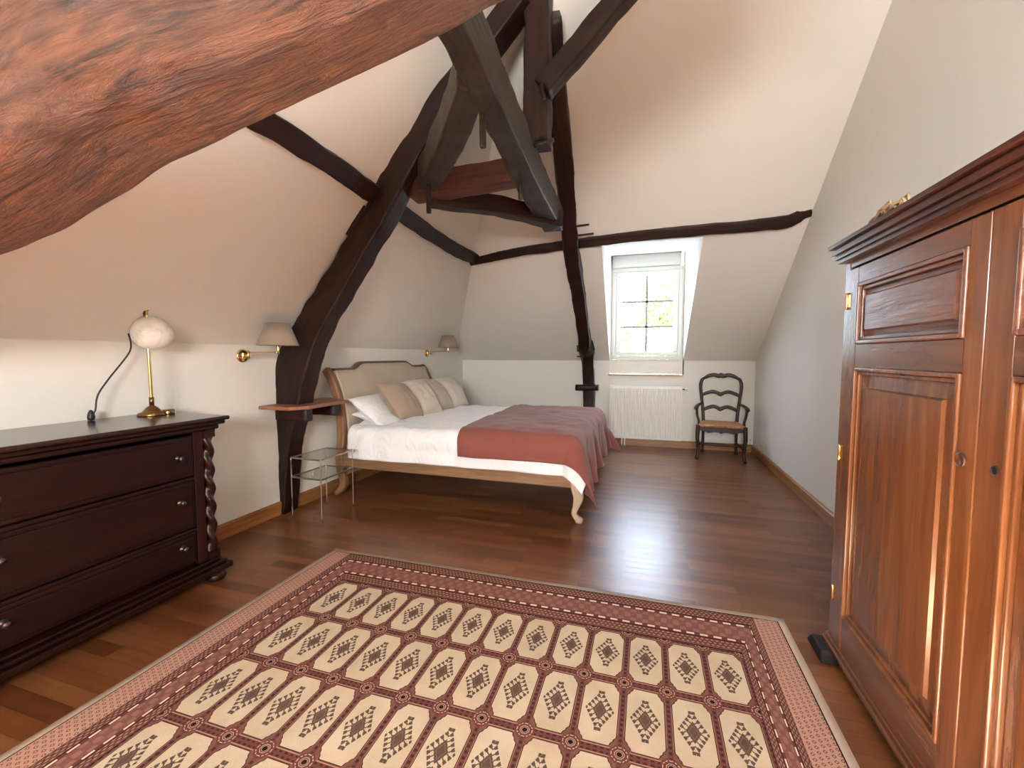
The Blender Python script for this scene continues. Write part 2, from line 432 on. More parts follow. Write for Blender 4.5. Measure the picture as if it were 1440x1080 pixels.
# ---- right wall: full height
struct('wall_right', MB().box((XR, YB-T, 0), (XR+T, YF+T, ZC)), M['wall'])
# ---- far wall with the dormer window in it (opening in the wall plane)
WX0, WX1, WZ0, WZ1 = -0.54, 0.475, 1.035, 2.80
m = MB()
m.box((XL-T, YF, 0), (XR+T, YF+T, WZ0-0.02))
m.box((XL-T, YF, WZ0-0.02), (WX0, YF+T, ZF)); m.box((WX1, YF, WZ0-0.02), (XR+T, YF+T, ZF))
struct('wall_far', m, M['wall'])
# ---- ceiling: left slope, far slope with the dormer cut out, flat top
H = []
xh = lambda y: XL+(zf(y)-ZL)/SL        # hip line x at depth y
yt = YF-(ZC-ZF)/SF; xt = XL+(ZC-ZL)/SL
vs = []; fs = []
def F(*pts):
    o = len(vs); vs.extend(pts); fs.append(tuple(range(o, o+len(pts))))
F((XL, YB, ZL), (XL, ycl, ZL), (xt, yt, ZC), (xt, YB, ZC))                      # left slope
DY0, DY1 = 6.49, 4.74                                                          # dormer cut in depth
DXa, DXb = -0.50, 0.505                                                        # at the top
f_ = lambda x, y: (x, y, zf(y))
F((XL, ycl, ZL), (XL, YF, ZF), f_(WX0, YF), f_(DXa, DY1), f_(DXa, 3.5), f_(xh(3.5), 3.5))
F(f_(WX1, YF), (XR, YF, ZF), f_(XR, DY1), f_(DXb, DY1))
F(f_(DXa, DY1), f_(DXb, DY1), f_(XR, DY1), f_(XR, 3.5), f_(DXa, 3.5))
F(f_(xh(3.5), 3.5), f_(DXa, 3.5), f_(XR, 3.5), (XR, yt, ZC), (xt, yt, ZC))
F((xt, YB, ZC), (xt, yt, ZC), (XR, yt, ZC), (XR, YB, ZC))
uv0 = [[(vs[k][0], vs[k][1]) for k in f] for f in fs]
ceil = struct('ceiling', MB().add(vs, fs, uv0), M['slope'])
# ---- dormer reveals (cheeks and ceiling)
zd0, zd1 = zf(DY1), 2.74
vs = []; fs = []
F((WX0, YF, ZF), (WX0, YF+0.14, ZF), (WX0, YF+0.14, zd1), (WX0, YF, zd1), (DXa, DY1, zd0))
F((WX1, YF, ZF), (WX1, YF+0.14, ZF), (WX1, YF+0.14, zd1), (WX1, YF, zd1), (DXb, DY1, zd0))
F((DXa, DY1, zd0), (DXb, DY1, zd0), (WX1, YF, zd1), (WX0, YF, zd1))
F((WX0, YF, zd1), (WX1, YF, zd1), (WX1, YF+0.14, zd1), (WX0, YF+0.14, zd1))
F((WX0, YF, WZ0), (WX0, YF+0.14, WZ0), (WX0, YF+0.14, ZF), (WX0, YF, ZF))
F((WX1, YF, WZ0), (WX1, YF+0.14, WZ0), (WX1, YF+0.14, ZF), (WX1, YF, ZF))
struct('trim_1', MB().add(vs, fs), M['slope'], solid=0.012, soff=1)
struct('trim_2', MB().box((WX0-0.005, YF-0.035, WZ0-0.022), (WX1+0.0, YF+0.05, WZ0)), M['sillwood'], bevel=0.004)
# ---- back wall with a window (behind the camera)
BX0, BX1, BZ0, BZ1 = -0.60, 0.90, 1.5, 2.2
m = MB()
m.box((XL-T, YB-T, 0), (BX0, YB, ZC)); m.box((BX1, YB-T, 0), (XR+T, YB, ZC))
m.box((BX0, YB-T, 0), (BX1, YB, BZ0)); m.box((BX0, YB-T, BZ1), (BX1, YB, ZC))
struct('wall_back', m, M['wall'])

# ---- dormer window
win = thing('window_1', 'white two by three pane window in the dormer', 'window', (0, YF+0.05, WZ0), kind='structure')
yw = YF+0.075
fx0, fx1, fz0, fz1 = -0.505, 0.455, 1.245, 2.56
m = MB()
m.box((WX0+0.002, yw-0.01, WZ0+0.001), (WX1-0.002, yw+0.05, fz0-0.001))                     # white panel below
m.build('lower_panel', M['slope'], win)
m = MB(); q = 0.055
m.box((fx0, yw-0.03, fz0), (fx1, yw+0.04, fz0+q)); m.box((fx0, yw-0.03, fz1-q), (fx1, yw+0.04, fz1))
m.box((fx0, yw-0.03, fz0+q), (fx0+q, yw+0.04, fz1-q)); m.box((fx1-q, yw-0.03, fz0+q), (fx1, yw+0.04, fz1-q))
m.build('window_frame', M['pvc'], win, bevel=0.006)
gx0, gx1, gz0, gz1 = -0.378, 0.332, 1.355, 2.435
m = MB()
sx0, sx1, sz0, sz1 = fx0+q+0.002, fx1-q-0.002, fz0+q+0.002, fz1-q-0.002
m.box((sx0, yw-0.045, sz0), (sx1, yw+0.02, gz0)); m.box((sx0, yw-0.045, gz1), (sx1, yw+0.02, sz1))
m.box((sx0, yw-0.045, gz0), (gx0, yw+0.02, gz1)); m.box((gx1, yw-0.045, gz0), (sx1, yw+0.02, gz1))
sash = m.build('sash', M['pvc'], win, bevel=0.008)
m = MB(); mw = 0.017
m.box((-0.026-mw, yw-0.012, gz0), (-0.026+mw, yw-0.004, gz1))
for zz in (2.075, 1.715): m.box((gx0, yw-0.012, zz-mw), (gx1, yw-0.004, zz+mw))
m.build('glazing_bar', M['bar'], sash, bevel=0.002)
MB().box((gx0-0.005, yw-0.002, gz0-0.005), (gx1+0.005, yw+0.004, gz1+0.005)).build('glass_pane', M['glass'], win)
MB().box((0.347, yw-0.075, 1.72), (0.367, yw-0.062, 1.87)).box((0.349, yw-0.062, 1.83), (0.365, yw-0.045, 1.86)).build('window_handle', M['pvc'], sash, bevel=0.005)
m = MB().box((fx0-0.0, yw-0.07, fz1+0.005), (fx1-0.03, yw+0.045, 2.735))
sb_ = m.build('shutter_box', M['pvc'], win, bevel=0.006)
MB().box((-0.18, yw-0.078, 2.625), (0.12, yw-0.071, 2.65)).build('air_vent', M['pvc'], sb_, bevel=0.003)
# reveal side infill beside the frame
MB().box((WX0, yw, fz0-0.001), (fx0, yw+0.04, 2.739)).box((fx1, yw, fz0-0.001), (WX1, yw+0.04, 2.739)).build('infill_strip', M['slope'], win)

# ---- baseboards
def board(path, h, t, nrm, name):
    mb = MB(); a, b = Vector(path[0]), Vector(path[1]); n = Vector(nrm)
    prof = [(0, 0), (t, 0), (t, h-0.012), (t-0.006, h-0.006), (t-0.010, h), (0, h)]
    vs = [a+n*p[0]+Vector((0, 0, p[1])) for p in prof]+[b+n*p[0]+Vector((0, 0, p[1])) for p in prof]
    k = len(prof); L = (b-a).length; fs = [tuple(range(k)), tuple(range(k, 2*k))[::-1]]; uvs = [[(0, 0)]*k]*2
    for i in range(k):
        j = (i+1) % k; fs.append((i, k+i, k+j, j)); uvs.append([(0, prof[i][1]+prof[i][0]), (L, prof[i][1]+prof[i][0]), (L, prof[j][1]+prof[j][0]), (0, prof[j][1]+prof[j][0])])
    mb.add(vs, fs, uvs); return mb
m = board([(XL, YB, 0), (XL, 2.775, 0)], 0.105, 0.02, (1, 0, 0), '')
m2 = board([(XL, 2.93, 0), (XL, YF, 0)], 0.105, 0.02, (1, 0, 0), '')
m.add(m2.v, m2.f, m2.uv)
struct('baseboard_left', m, M['base'])
struct('baseboard_far', board([(XL+0.02, YF, 0), (XR-0.02, YF, 0)], 0.10, 0.02, (0, -1, 0), ''), M['base'])
struct('baseboard_right', board([(XR, 0.2, 0), (XR, YF, 0)], 0.10, 0.02, (-1, 0, 0), ''), M['base'])

# ------------------------------------------------------------------ timber frame
def beam(name, label, cat, path, w, h, mat, up=(0, 0, 1), rough=0.008, seed=0, group=None, corner=0.16, n=24, step=0.04, **k):
    o = MB().sweep(path, w, h, up, n=n, step=step, rough=rough, seed=seed, corner=corner, **k).build(name, mat)
    return setp(o, label, cat, group)
def peg(a, b, r, parent, mat=None):
    return MB().tube([a, b], r, n=8, curve=False).build('wooden_peg', mat or M['beam'], parent)

A = [(-2.90, 0.0), (-2.86, .5), (-2.79, .88), (-2.73, 1.18), (-2.56, 1.50), (-2.35, 1.77), (-2.045, 2.17), (-1.75, 2.565), (-1.50, 2.89), (-1.2, 3.23), (-.82, 3.62)]
Aw = [.14, .17, .26, .31, .25, .215, .20, .19, .17, .155, .15]
rafA = beam('rafter', 'massive dark curved rafter rising from the left wall beside the bed', 'beam', [(x, 2.855, z) for x, z in A], [.17]*11, Aw, M['beam'], up=(-.8, 0, .6), rough=0.016, seed=3)
B = [(-.80, 6.30, 0), (-.80, 6.30, .85), (-.825, 6.04, 1.45), (-.81, 5.40, 1.97), (-.80, 4.95, 2.24), (-.79, 4.6, 2.45), (-.76, 4.2, 2.72), (-.72, 3.7, 3.08), (-.70, 3.3, 3.36), (-.68, 3.02, 3.60)]
rafB = beam('rafter', 'slender dark rafter rising against the far wall left of the window', 'beam', B, [.155]*10, [.22, .22, .24, .22, .2, .2, .2, .2, .2, .2], M['beam'], up=(0, -.6, .8), rough=0.014, seed=9)
for z in (1.44, 1.37, 1.29): peg((-.95, 6.10, z), (-.82, 6.10, z), .009, rafB)
for (z, y, L) in ((2.62, 4.52, .18), (2.52, 4.50, .26)): peg((-.78, y, z), (-.70+L*.6, y, z+.01), .010, rafB)
setp(MB().sweep([(-.97, 6.20, .85), (-.66, 6.20, .85)], .16, .085, n=20, rough=.01, seed=4, corner=.5, curve=False).build('cross_block', M['beam'], rafB))
# purlins
purL = beam('purlin', 'dark purlin running along the left roof slope', 'beam',
            [(-1.93, -2.3, 2.49), (-1.93, .5, 2.50), (-1.91, 1.85, 2.51), (-1.92, 2.85, 2.47), (-1.95, 3.6, 2.44), (-1.97, 4.3, 2.43), (-1.955, 4.80, 2.44)], .13, .085, M['beam'], up=(-.75, 0, .65), rough=.010, seed=5)
purF = beam('purlin', 'dark purlin crossing the far roof slope above the dormer', 'beam',
            [(-2.02, 4.83, 2.415), (-1.4, 4.74, 2.47), (-.8, 4.70, 2.50), (0, 4.67, 2.53), (.9, 4.66, 2.535), (1.22, 4.65, 2.55), (1.30, 4.62, 2.60), (1.375, 4.60, 2.62)], .085, [.085, .095, .10, .105, .11, .12, .13, .13], M['beam'], up=(0, -.58, .81), rough=.008, seed=6)
MB().sweep([(-2.16, 2.84, 2.20), (-2.04, 2.84, 2.42)], .12, .08, n=16, rough=.008, seed=2, corner=.3, curve=False).build('wedge_block', M['beam'], rafA)
# horizontal tie beams
tie = beam('tie_beam', 'long grey brown tie beam running from the foreground beam to the far rafter', 'beam',
           [(-.70, 1.30, 2.60), (-.74, 1.9, 2.60), (-.79, 2.5, 2.60), (-.84, 3.2, 2.59), (-.87, 4.10, 2.58)], [.12, .12, .15, .18, .18], .22, M['beam_grey'], rough=.010, seed=8, corner=.12)
MB().box((-.816, 2.064, 2.33), (-.786, 2.094, 2.50)).build('wooden_peg', M['beam_grey'], tie, bevel=.006)
peg((-.86, 2.95, 2.50), (-.86, 2.95, 2.38), .015, tie, M['beam_grey'])
peg((-.73, 2.82, 2.66), (-.60, 2.82, 2.68), .013, tie, M['beam_grey'])
collar = beam('collar_beam', 'short reddish brown collar between the massive curved rafter and the king post', 'beam',
              [(-1.70, 2.96, 2.545), (-1.2, 2.97, 2.56), (-.85, 2.97, 2.57)], .16, .165, M['reddish'], rough=.012, seed=11, corner=.16)
ctie = beam('corner_tie', 'dark diagonal corner tie from the massive rafter to the far rafter', 'beam',
            [(-1.60, 3.02, 2.50), (-1.15, 3.48, 2.52), (-.78, 3.90, 2.50)], .13, .14, M['beam'], rough=.010, seed=12, corner=.16)
brace3 = beam('corner_tie', 'grey brown diagonal corner tie with a peg hole, near side of the collar', 'beam',
              [(-1.52, 2.86, 2.58), (-1.15, 2.42, 2.60), (-.78, 1.92, 2.61)], .15, .19, M['beam_grey'], rough=.012, seed=13, corner=.14)
peg((-1.47, 2.77, 2.54), (-1.47, 2.77, 2.29), .017, brace3, M['beam'])
king = beam('king_post', 'upright dark king post standing on the tie beam', 'beam',
            [(-.735, 2.93, 2.70), (-.73, 2.93, 3.3), (-.73, 2.93, 4.50)], .165, .165, M['beam'], up=(0, 1, 0), rough=.012, seed=15, corner=.14)
peg((-.68, 2.80, 3.02), (-.66, 2.80, 2.93), .014, king); None
brace = beam('brace', 'dark brace rising to the right from the king post', 'beam',
             [(-.68, 2.86, 3.02), (-.3, 2.86, 3.38), (.5, 2.86, 4.12), (.9, 2.86, 4.48)], .12, .125, M['beam'], up=(-.6, 0, .8), rough=.008, seed=16, corner=.14)
# foreground beam
def log():
    mb = MB()
    # underside far edge was read from the picture; the section is a thick rounded baulk
    Ed = [(-3.15, .50, 1.14), (-2.558, .620, 1.345), (-2.074, .740, 1.519), (-1.849, .800, 1.608), (-1.566, .860, 1.717), (-1.386, .900, 1.815), (-1.173, .950, 1.908), (-1.011, .990, 1.969), (-.887, 1.043, 2.048), (-.749, 1.113, 2.130), (-.605, 1.182, 2.226), (-.512, 1.225, 2.291), (-.417, 1.266, 2.350), (-.239, 1.316, 2.455), (.051, 1.40, 2.60), (.5, 1.45, 2.85)]
    W_ = [.36+(.26-.36)*k/15 for k in range(16)]
    P = [(x, y-.45*w_, z+.215) for (x, y, z), w_ in zip(Ed, W_)]
    mb.sweep(P, W_, .48, n=64, step=.02, rough=.014, seed=21, corner=.30, freq=3.2)
    for i, p in enumerate(mb.v):
        u = p.x*2.2+p.z*.8
        nz = noise.noise(Vector((u*.9, p.y*11, p.z*11)))*.010+noise.noise(Vector((u*2, p.y*26, p.z*26)))*.005
        mb.v[i] = p+Vector((0, -.6, -.8))*nz
    return mb
lg = log().build('foreground_beam', M['log'])
setp(lg, 'huge rough red brown beam crossing the upper left close to the viewer', 'beam')

# shelf round the rafter foot
sh = thing('rafter_shelf', 'small red brown shelf board on dark blocks across the massive rafter beside the headboard', 'shelf', (-2.7, 2.9, 0.8))
MB().prism([(XL, 2.60), (-2.58, 2.60), (-2.50, 2.72), (-2.52, 3.20), (XL, 3.36)], 'Z', .885, .912).build('shelf_board', M['shelf'], sh, bevel=.003)
MB().sweep([(-2.84, 2.76, .835), (-2.53, 2.76, .835)], .06, .095, n=16, rough=.006, seed=3, corner=.2, curve=False).build('support_block', M['beam'], sh)
MB().sweep([(-2.84, 3.10, .835), (-2.55, 3.10, .835)], .06, .095, n=16, rough=.006, seed=6, corner=.2, curve=False).build('support_block', M['beam'], sh)

# ------------------------------------------------------------------ rug
RX0, RX1, RY0, RY1 = -1.97, 0.66, -0.60, 2.349
def rug_mat():
    m, nt, b = new_mat('knotted_octagon_rug'); V.nt = nt
    tc = node(nt, 'ShaderNodeTexCoord'); sp = node(nt, 'ShaderNodeSeparateXYZ'); geo = node(nt, 'ShaderNodeNewGeometry')
    link(nt, geo.outputs['Position'], sp.inputs[0])
    x, y = V(sp.outputs[0]), V(sp.outputs[1])
    PX, PY = .159, .325
    u = (x+1.6525)/PX; v = (y-(2.015-7*PY))/PY
    cu = (frac(u)-.5)*PX; cv = (frac(v)-.5)*PY                      # local metres in the cell
    au, av = vabs(cu), vabs(cv)
    nz = V(ntex(nt, tc.outputs['Object'], 60, 2)); nb = V(ntex(nt, tc.outputs['Object'], 2.5, 3)); nf = V(ntex(nt, tc.outputs['Object'], 260, 2))
    rose, dark, crm, wine = (.28, .125, .095), (.026, .007, .007), (.62, .50, .36), (.135, .046, .038)
    # serrated octagon
    saw = vabs(frac(av*(1/.016))-.5)*.006
    octd = vmax(vmax(au-.0645, av-.139), (au*1.0+av*.60-.1255+saw))
    inside = lt(octd, 0)
    edge = band(octd, 0.0, .0035); edge2 = band(octd, .0035, .006)
    field = mix(nt, (nz*.8), wine, rose)
    # bars with small dots
    bary = lt(au, 0.5)*gt(av, .146)                                   # horizontal bars
    barx = gt(au, .071)
    dots = lt(vabs(frac((cv+1)*(1/.022))-.5), .26)*gt(au, .0745)
    dots2 = lt(vabs(frac((cu+1)*(1/.022))-.5), .28)*band(av, .151, .1580)
    col = field
    col = mix(nt, bary*.75, col, wine); col = mix(nt, barx*.7, col, wine)
    col = mix(nt, (dots+dots2)*.7, col, dark)
    col = mix(nt, band(av, .1455, .1485)*lt(au, .052)*.8, col, (.55, .30, .22))
    col = mix(nt, band(au, .0675, .0695)*lt(av, .09)*.6, col, (.55, .30, .22))
    # corner rosettes
    du = PX/2-au; dv = PY/2-av
    ros = vmax(vmax(du*1.0, dv*1.0), (du+dv)*.72)
    col = mix(nt, lt(ros, .034)*.85, col, wine)
    col = mix(nt, band(ros, .0245, .0275)*lt(vabs(frac((du-dv)*60)-.5), .3), col, (.62, .40, .30))
    col = mix(nt, lt(ros, .0165), col, (.52, .36, .26)); col = mix(nt, lt(ros, .0142), col, wine); col = mix(nt, band(ros, .0085, .0105), col, (.56, .40, .28)); col = mix(nt, lt(ros, .009), col, dark)
    # edge of the octagon and cream inside
    col = mix(nt, edge*.85, col, dark)
    cream = mix(nt, V(ramp(nt, V(ntex(nt, tc.outputs['Object'], 7, 4)).s, [(.35, (0, 0, 0)), (.65, (1, 1, 1))]))*.7+nb*.3, (.50, .395, .27), crm)
    col = mix(nt, inside, col, cream)
    # medallion: stepped diamond, ring of little hooks
    dm = au*(1/.027)+av*(1/.050)
    step = vabs(frac(av*(1/.011))-.5)*.16
    md = dm+step
    core = lt(md, 1.0)
    ring = vmin(band(dm, 1.42, 1.92)*gt(vsin((av-au*1.0)*235+.6), -.25)+band(dm, 1.66, 1.92), 1.0)
    hook = gt(vsin((av-au*1.0)*235+.6), -.25)
    ring2 = band(dm, .98, 1.5)*gt(vsin((av-au*1.0)*235+.6), .72)
    tipf = lt(vmax(vabs(au-.006), vabs(av-.085)*.8), .0055)
    med = vmax(vmax(core, ring*lt(av, .085)*gt(vsin((av-au*1.0)*235+.6), -.72)), vmax(ring2, tipf))
    mc = mix(nt, nz*.5, dark, wine)
    mc = mix(nt, band(md, .60, .70)*.5, mc, (.30, .14, .10))
    col = mix(nt, med*.88, col, mc)
    # borders: d = 0 at the field edge, 1 at the outer edge of the stripes
    d = vmax(vmax((y-2.015)*(1/.30), ((2.015-7*PY)-y)*(1/.30)), vmax((x-.4145)*(1/.1055), (-1.6525-x)*(1/.175)))
    isfar = gt(vmax((y-2.015)*(1/.30), ((2.015-7*PY)-y)*(1/.30)), vmax((x-.4145)*(1/.1055), (-1.6525-x)*(1/.175)))
    s = x*isfar+y*(1-isfar)
    bcol = mix(nt, nz, wine, rose)
    lat = lt(vabs(frac(s*(1/.026))-.5), .27)
    for lo, hi in ((.05, .225), (.775, .98)):
        inb = band(d, lo, hi)
        bcol = mix(nt, inb*.85, bcol, wine)
        mid_ = band(d, lo+.05, hi-.05)
        bcol = mix(nt, mid_*lat*.35, bcol, dark)
        zz = lt(vabs(frac(s*(1/.021)+floor_((d-lo)*(1/.058))*.5)-.5)*.5+vabs(frac((d-lo)*(1/.058))-.5)*.55, .20)
        bcol = mix(nt, inb*zz*.75, bcol, (.46, .26, .19))
    mb_ = band(d, .33, .66)
    bcol = mix(nt, mb_*.9, bcol, mix(nt, gt(vsin(s*110)*vsin(d*22), .1)*.6+nz*.4, (.19, .075, .060), (.33, .155, .122)))
    for c0 in (.29, .71):
        bcol = mix(nt, band(d, c0-.045, c0+.045), bcol, wine)
        dash = gt(frac(s*(1/.058)), .42)
        bcol = mix(nt, band(d, c0-.022, c0+.022)*dash, bcol, (.80, .60, .45))
    for c0 in (.012, .99, .24, .76): bcol = mix(nt, band(d, c0-.012, c0+.012), bcol, dark)
    col = mix(nt, gt(d, 0.0), col, bcol)
    # outer lattice panels at the two short ends, cream binding
    pan = gt(d, 1.0)
    ux, uy = frac(x*(1/.021))-.5, frac(y*(1/.021)+floor_(x*(1/.021))*.5)-.5
    pc = mix(nt, lt(vabs(ux)+vabs(uy), .36), (.48, .27, .20), (.22, .072, .055))
    pc = mix(nt, lt(vabs(ux)+vabs(uy), .14), pc, (.62, .42, .32))
    col = mix(nt, pan, col, pc)
    ed = vmin(vmin(x-RX0, RX1-x), vmin(y-RY0, RY1-y))
    col = mix(nt, lt(ed, .036), col, dark)
    col = mix(nt, lt(ed, .031), col, (.62, .48, .37))
    col = mix(nt, .20, col, mix(nt, nf, (.35, .35, .35), (1, 1, 1)), 'MULTIPLY')
    link(nt, col, b.inputs['Base Color'])
    b.inputs['Roughness'].default_value = .9; b.inputs['Specular IOR Level'].default_value = .08
    bump(nt, b, (nf+nz*.6).s, .45, .004)
    return m
M['rug'] = rug_mat()
def rugf(i, j):
    x = RX0+(RX1-RX0)*i; y = RY0+(RY1-RY0)*j
    return Vector((x, y, .006+.0025*noise.noise(Vector((x*2.2, y*2.2, 1)))))
rg = MB().grid(60, 66, rugf).build('rug', M['rug'], solid=.006, soff=1)
setp(rg, 'large rose and cream rug patterned with rows of octagons on the wooden floor', 'rug')

# ------------------------------------------------------------------ bed
BY0, BY1, BX_H, BX_F = 3.29, 5.11, -2.66, -.50
ZT = .665
bed = thing('bed', 'sleigh bed of weathered oak with a grey beige upholstered headboard', 'bed', (-1.6, 4.2, 0))
def hx(z): # lean of the headboard
    pts = [(0.0, -2.70), (.35, -2.665), (.6, -2.655), (.8, -2.675), (1.0, -2.725), (1.15, -2.785), (1.27, -2.82)]
    for (a, p), (b_, q) in zip(pts, pts[1:]):
        if z <= b_: return p+(q-p)*(z-a)/(b_-a)
    return pts[-1][1]
def htop(y):
    s_ = abs(y-4.2)
    if s_ < .40: return 1.235
    if s_ < .58: t = (s_-.40)/.18; return 1.235-.060*(3*t*t-2*t**3)
    return 1.175
def hbf(i, j):
    y = 3.345+(5.055-3.345)*i; z = .38+(htop(y)-.02-.38)*j
    return Vector((hx(z), y, z))
MB().grid(60, 16, hbf).build('headboard', M['linen'], bed, solid=.05, soff=0)
ys = [3.345+(5.055-3.345)*k/44 for k in range(45)]
MB().sweep([(hx(htop(y))-.004, y, htop(y)-.004) for y in ys], .062, .026, n=12, step=.05, corner=.4).build('headboard_rim', M['bed_trim'], bed)
for y in (3.315, 5.085):
    pth = [(-2.755, y, .02), (-2.70, y, .06), (-2.665, y, .13), (-2.69, y, .24), (-2.70, y, .38), (-2.675, y, .58), (-2.69, y, .8), (-2.73, y, .98), (-2.79, y, 1.12), (-2.835, y, 1.17)]
    MB().sweep(pth, .065, [.04, .06, .065, .075, .085, .085, .08, .08, .075, .06], up=(1, 0, 0), n=20, step=.025, corner=.4).build('headboard_post', M['bed_post'], bed)
    sy = -1 if y < 4 else 1
    MB().lathe((-2.745, y, 0.0), [(.0, 0), (.028, .003), (.032, .025), (.02, .045), (0, .05)], 16).build('foot', M['bed_post'], bed)
for y in (3.32, 5.08):
    MB().box((-2.69, y-.02, .275), (-.50, y+.02, .405)).box((-2.69, y-.026, .275), (-.50, y+.026, .295)).build('side_rail', M['bed'], bed, bevel=.006)
MB().box((-.54, 3.341, .275), (-.49, 5.059, .42)).build('foot_rail', M['bed'], bed, bevel=.006)
MB().box((-2.63, 3.345, .30), (-.545, 5.055, .345)).build('slat_base', M['mattress'], bed)
for y in (3.31, 5.09):
    s_ = 1
    pth = [(-.515, y, .40), (-.505, y, .28), (-.492, y, .20), (-.512, y, .12), (-.525, y, .07), (-.500, y, .035), (-.478, y, .02)]
    MB().sweep(pth, [.08, .08, .072, .055, .045, .05, .035], [.09, .09, .08, .05, .042, .045, .03], up=(1, 0, 0), n=20, step=.015, corner=.6).lathe((-.488, y, 0), [(0, 0), (.026, .002), (.033, .02), (.030, .038), (.012, .05), (0, .052)], 18).build('leg', M['bed_leg'], bed)
# mattress
mt = MB().box((-2.60, 3.35, .352), (-.56, 5.05, .60)).build('mattress', M['mattress'], bevel=.05, seg=4)
setp(mt, 'thick pale mattress under the white duvet on the oak bed', 'mattress')

def arc(d, r):
    """distance past the edge -> (outward, down), around a rounded edge of radius r"""
    if d <= 0: return 0, 0
    q = r*math.pi/2
    if d < q: a = d/r; return r*math.sin(a), r*(1-math.cos(a))
    return r, r+(d-q)
def drape(x0, x1, y0, y1, xe, yn, yf, ztop, nx, ny, r, wr, seed, thick=0.0, side_w=.02, foot_w=.03, xs=None):
    """cloth in x0..x1 by y0..y1 laid over a box whose edges are x=xe (foot), y=yn (near), y=yf (far)"""
    mb = MB()
    def fn(i, j):
        a = x0+(x1-x0)*i; b = y0+(y1-y0)*j
        da = max(0, a-xe); dn = max(0, yn-b); df = max(0, b-yf); db = max(dn, df); sy = -1 if dn > 0 else 1
        X, Y = min(a, xe), min(max(b, yn), yf)
        rr = math.hypot(da, db); o, dwn = arc(rr, r)
        n1 = noise.noise(Vector((a*2.3+seed, b*2.3, 0))); n2 = noise.noise(Vector((a*6+seed, b*6, 3))); n3 = noise.noise(Vector((a*2+seed, b*13, 5)))
        z = ztop-dwn
        if rr > 0:
            ux, uy = da/rr, sy*db/rr
            fl = max(0, rr-r)
            both = 4*(da/rr)*(db/rr)*.5                       # corner flare
            out = o+fl*(.10*both)+side_w*(.55+.45*math.sin(a*9+seed+3*n1+n2))*min(fl*4, 1)*abs(uy)+foot_w*(.6+.6*math.sin(b*15+seed*2+3*n1))*fl*2.6*abs(ux)+both*fl*.22
            out += wr*(.5+.9*n2+.7*n3)*min(1, rr*8)
            # cloth hangs nearly straight down
            X += ux*out; Y += uy*out
        edge = min(1, max(0, (min(xe-a, b-yn, yf-b)+.02)*8)) if rr == 0 else 0
        z += wr*(n1+.6*n2+.5*n3+.5*(1-abs(noise.noise(Vector((a*5+seed, b*3.5, 9))))*3))*(1 if rr == 0 else max(0, 1-rr*6))
        z -= 0.018*max(0, 1-min(xe-a, b-yn, yf-b)/.25) if rr == 0 else .018
        return Vector((X, Y, z))
    mb.grid(nx, ny, fn); return mb
duv = drape(-2.57, -.50+.20, 3.33-.30, 5.07+.30, -.60, 3.36, 5.04, ZT+.012, 170, 170, .085, .016, 2.0, side_w=.022)
# the head end of the duvet sinks a little
o = duv.build('duvet', M['white'], solid=.012, soff=1)
setp(o, 'crumpled white duvet hanging over the side of the oak bed', 'duvet')
def hemfix(mb, f):
    mb.v = [f(p) for p in mb.v]; return mb
bl = drape(-1.47, -.50+.44, 3.33-.28, 5.07+.32, -.575, 3.322, 5.082, ZT+.046, 150, 150, .10, .010, 7.0, side_w=.028, foot_w=.06)
o = bl.build('blanket', M['terra'], solid=.008, soff=1)
setp(o, 'terracotta blanket spread over the foot of the white bed', 'blanket')

def pillow(name, mat, loc, w, h, t, rot, label, cat, group=None, seed=0, parent=None, n=30):
    mb = MB(); E_ = Euler(rot).to_matrix()
    for sgn in (1, -1):
        def fn(i, j):
            u = i*2-1; v = j*2-1
            pin = 1-.10*(abs(u)**3)*(1-abs(v)**2)*0-.06*(1-abs(u)**2)*abs(v)**6-.06*(1-abs(v)**2)*abs(u)**6
            th = t/2*((1-abs(u)**2.6)*(1-abs(v)**2.6))**.62
            wr = noise.noise(Vector((u*2.6+seed, v*2.6, sgn)))*.016*(1-abs(u)**4)+noise.noise(Vector((u*6+seed, v*6, sgn)))*.006
            p = Vector((u*w/2*(1-.05*(1-v*v)*0-.07*(1-abs(v))*0-.05*(abs(u)**2)*(1-v*v)), v*h/2*(1-.05*(abs(v)**2)*(1-u*u)), sgn*(th+wr*(th/(t/2)))))
            return E_ @ p+Vector(loc)
        g = MB().grid(n, n, fn)
        if sgn < 0: g.f = [f[::-1] for f in g.f]
        mb.add(g.v, g.f, g.uv, True)
    if parent: return mb.build(name, mat, parent)
    return setp(mb.build(name, mat), label, cat, group)
pillow('pillow', M['white'], (-2.51, 3.70, .765), .44, .62, .17, (0, R(38), R(4)), 'white pillow against the near end of the headboard, topmost of two', 'pillow', 'white pillows at the headboard', 1)
pillow('pillow', M['white'], (-2.46, 3.72, .715), .42, .62, .13, (0, R(10), R(0)), 'flat white pillow under another white one at the near end of the bed', 'pillow', 'white pillows at the headboard', 2)
cu = [('taupe', 3.745, 'darkest taupe cushion, nearest of the four leaning on the pillows'), ('beige', 4.09, 'light beige cushion between the darkest taupe one and the mid beige one'),
      ('beige2', 4.45, 'mid beige cushion, third of the row counted from the bedside table'), ('beige3', 4.80, 'pale stone cushion at the far end of the row, farthest from the viewer')]
for k, (mt_, y, lab) in enumerate(cu):
    pillow('cushion', M[mt_], (-2.325+.03*(k % 2), y, .862), .45, .375, .23, (R((-5, 4, -4, 5)[k]), R((47, 50, 46, 50)[k]), R(-10)), lab, 'cushion', 'cushions leaning on the pillows', 10+k)

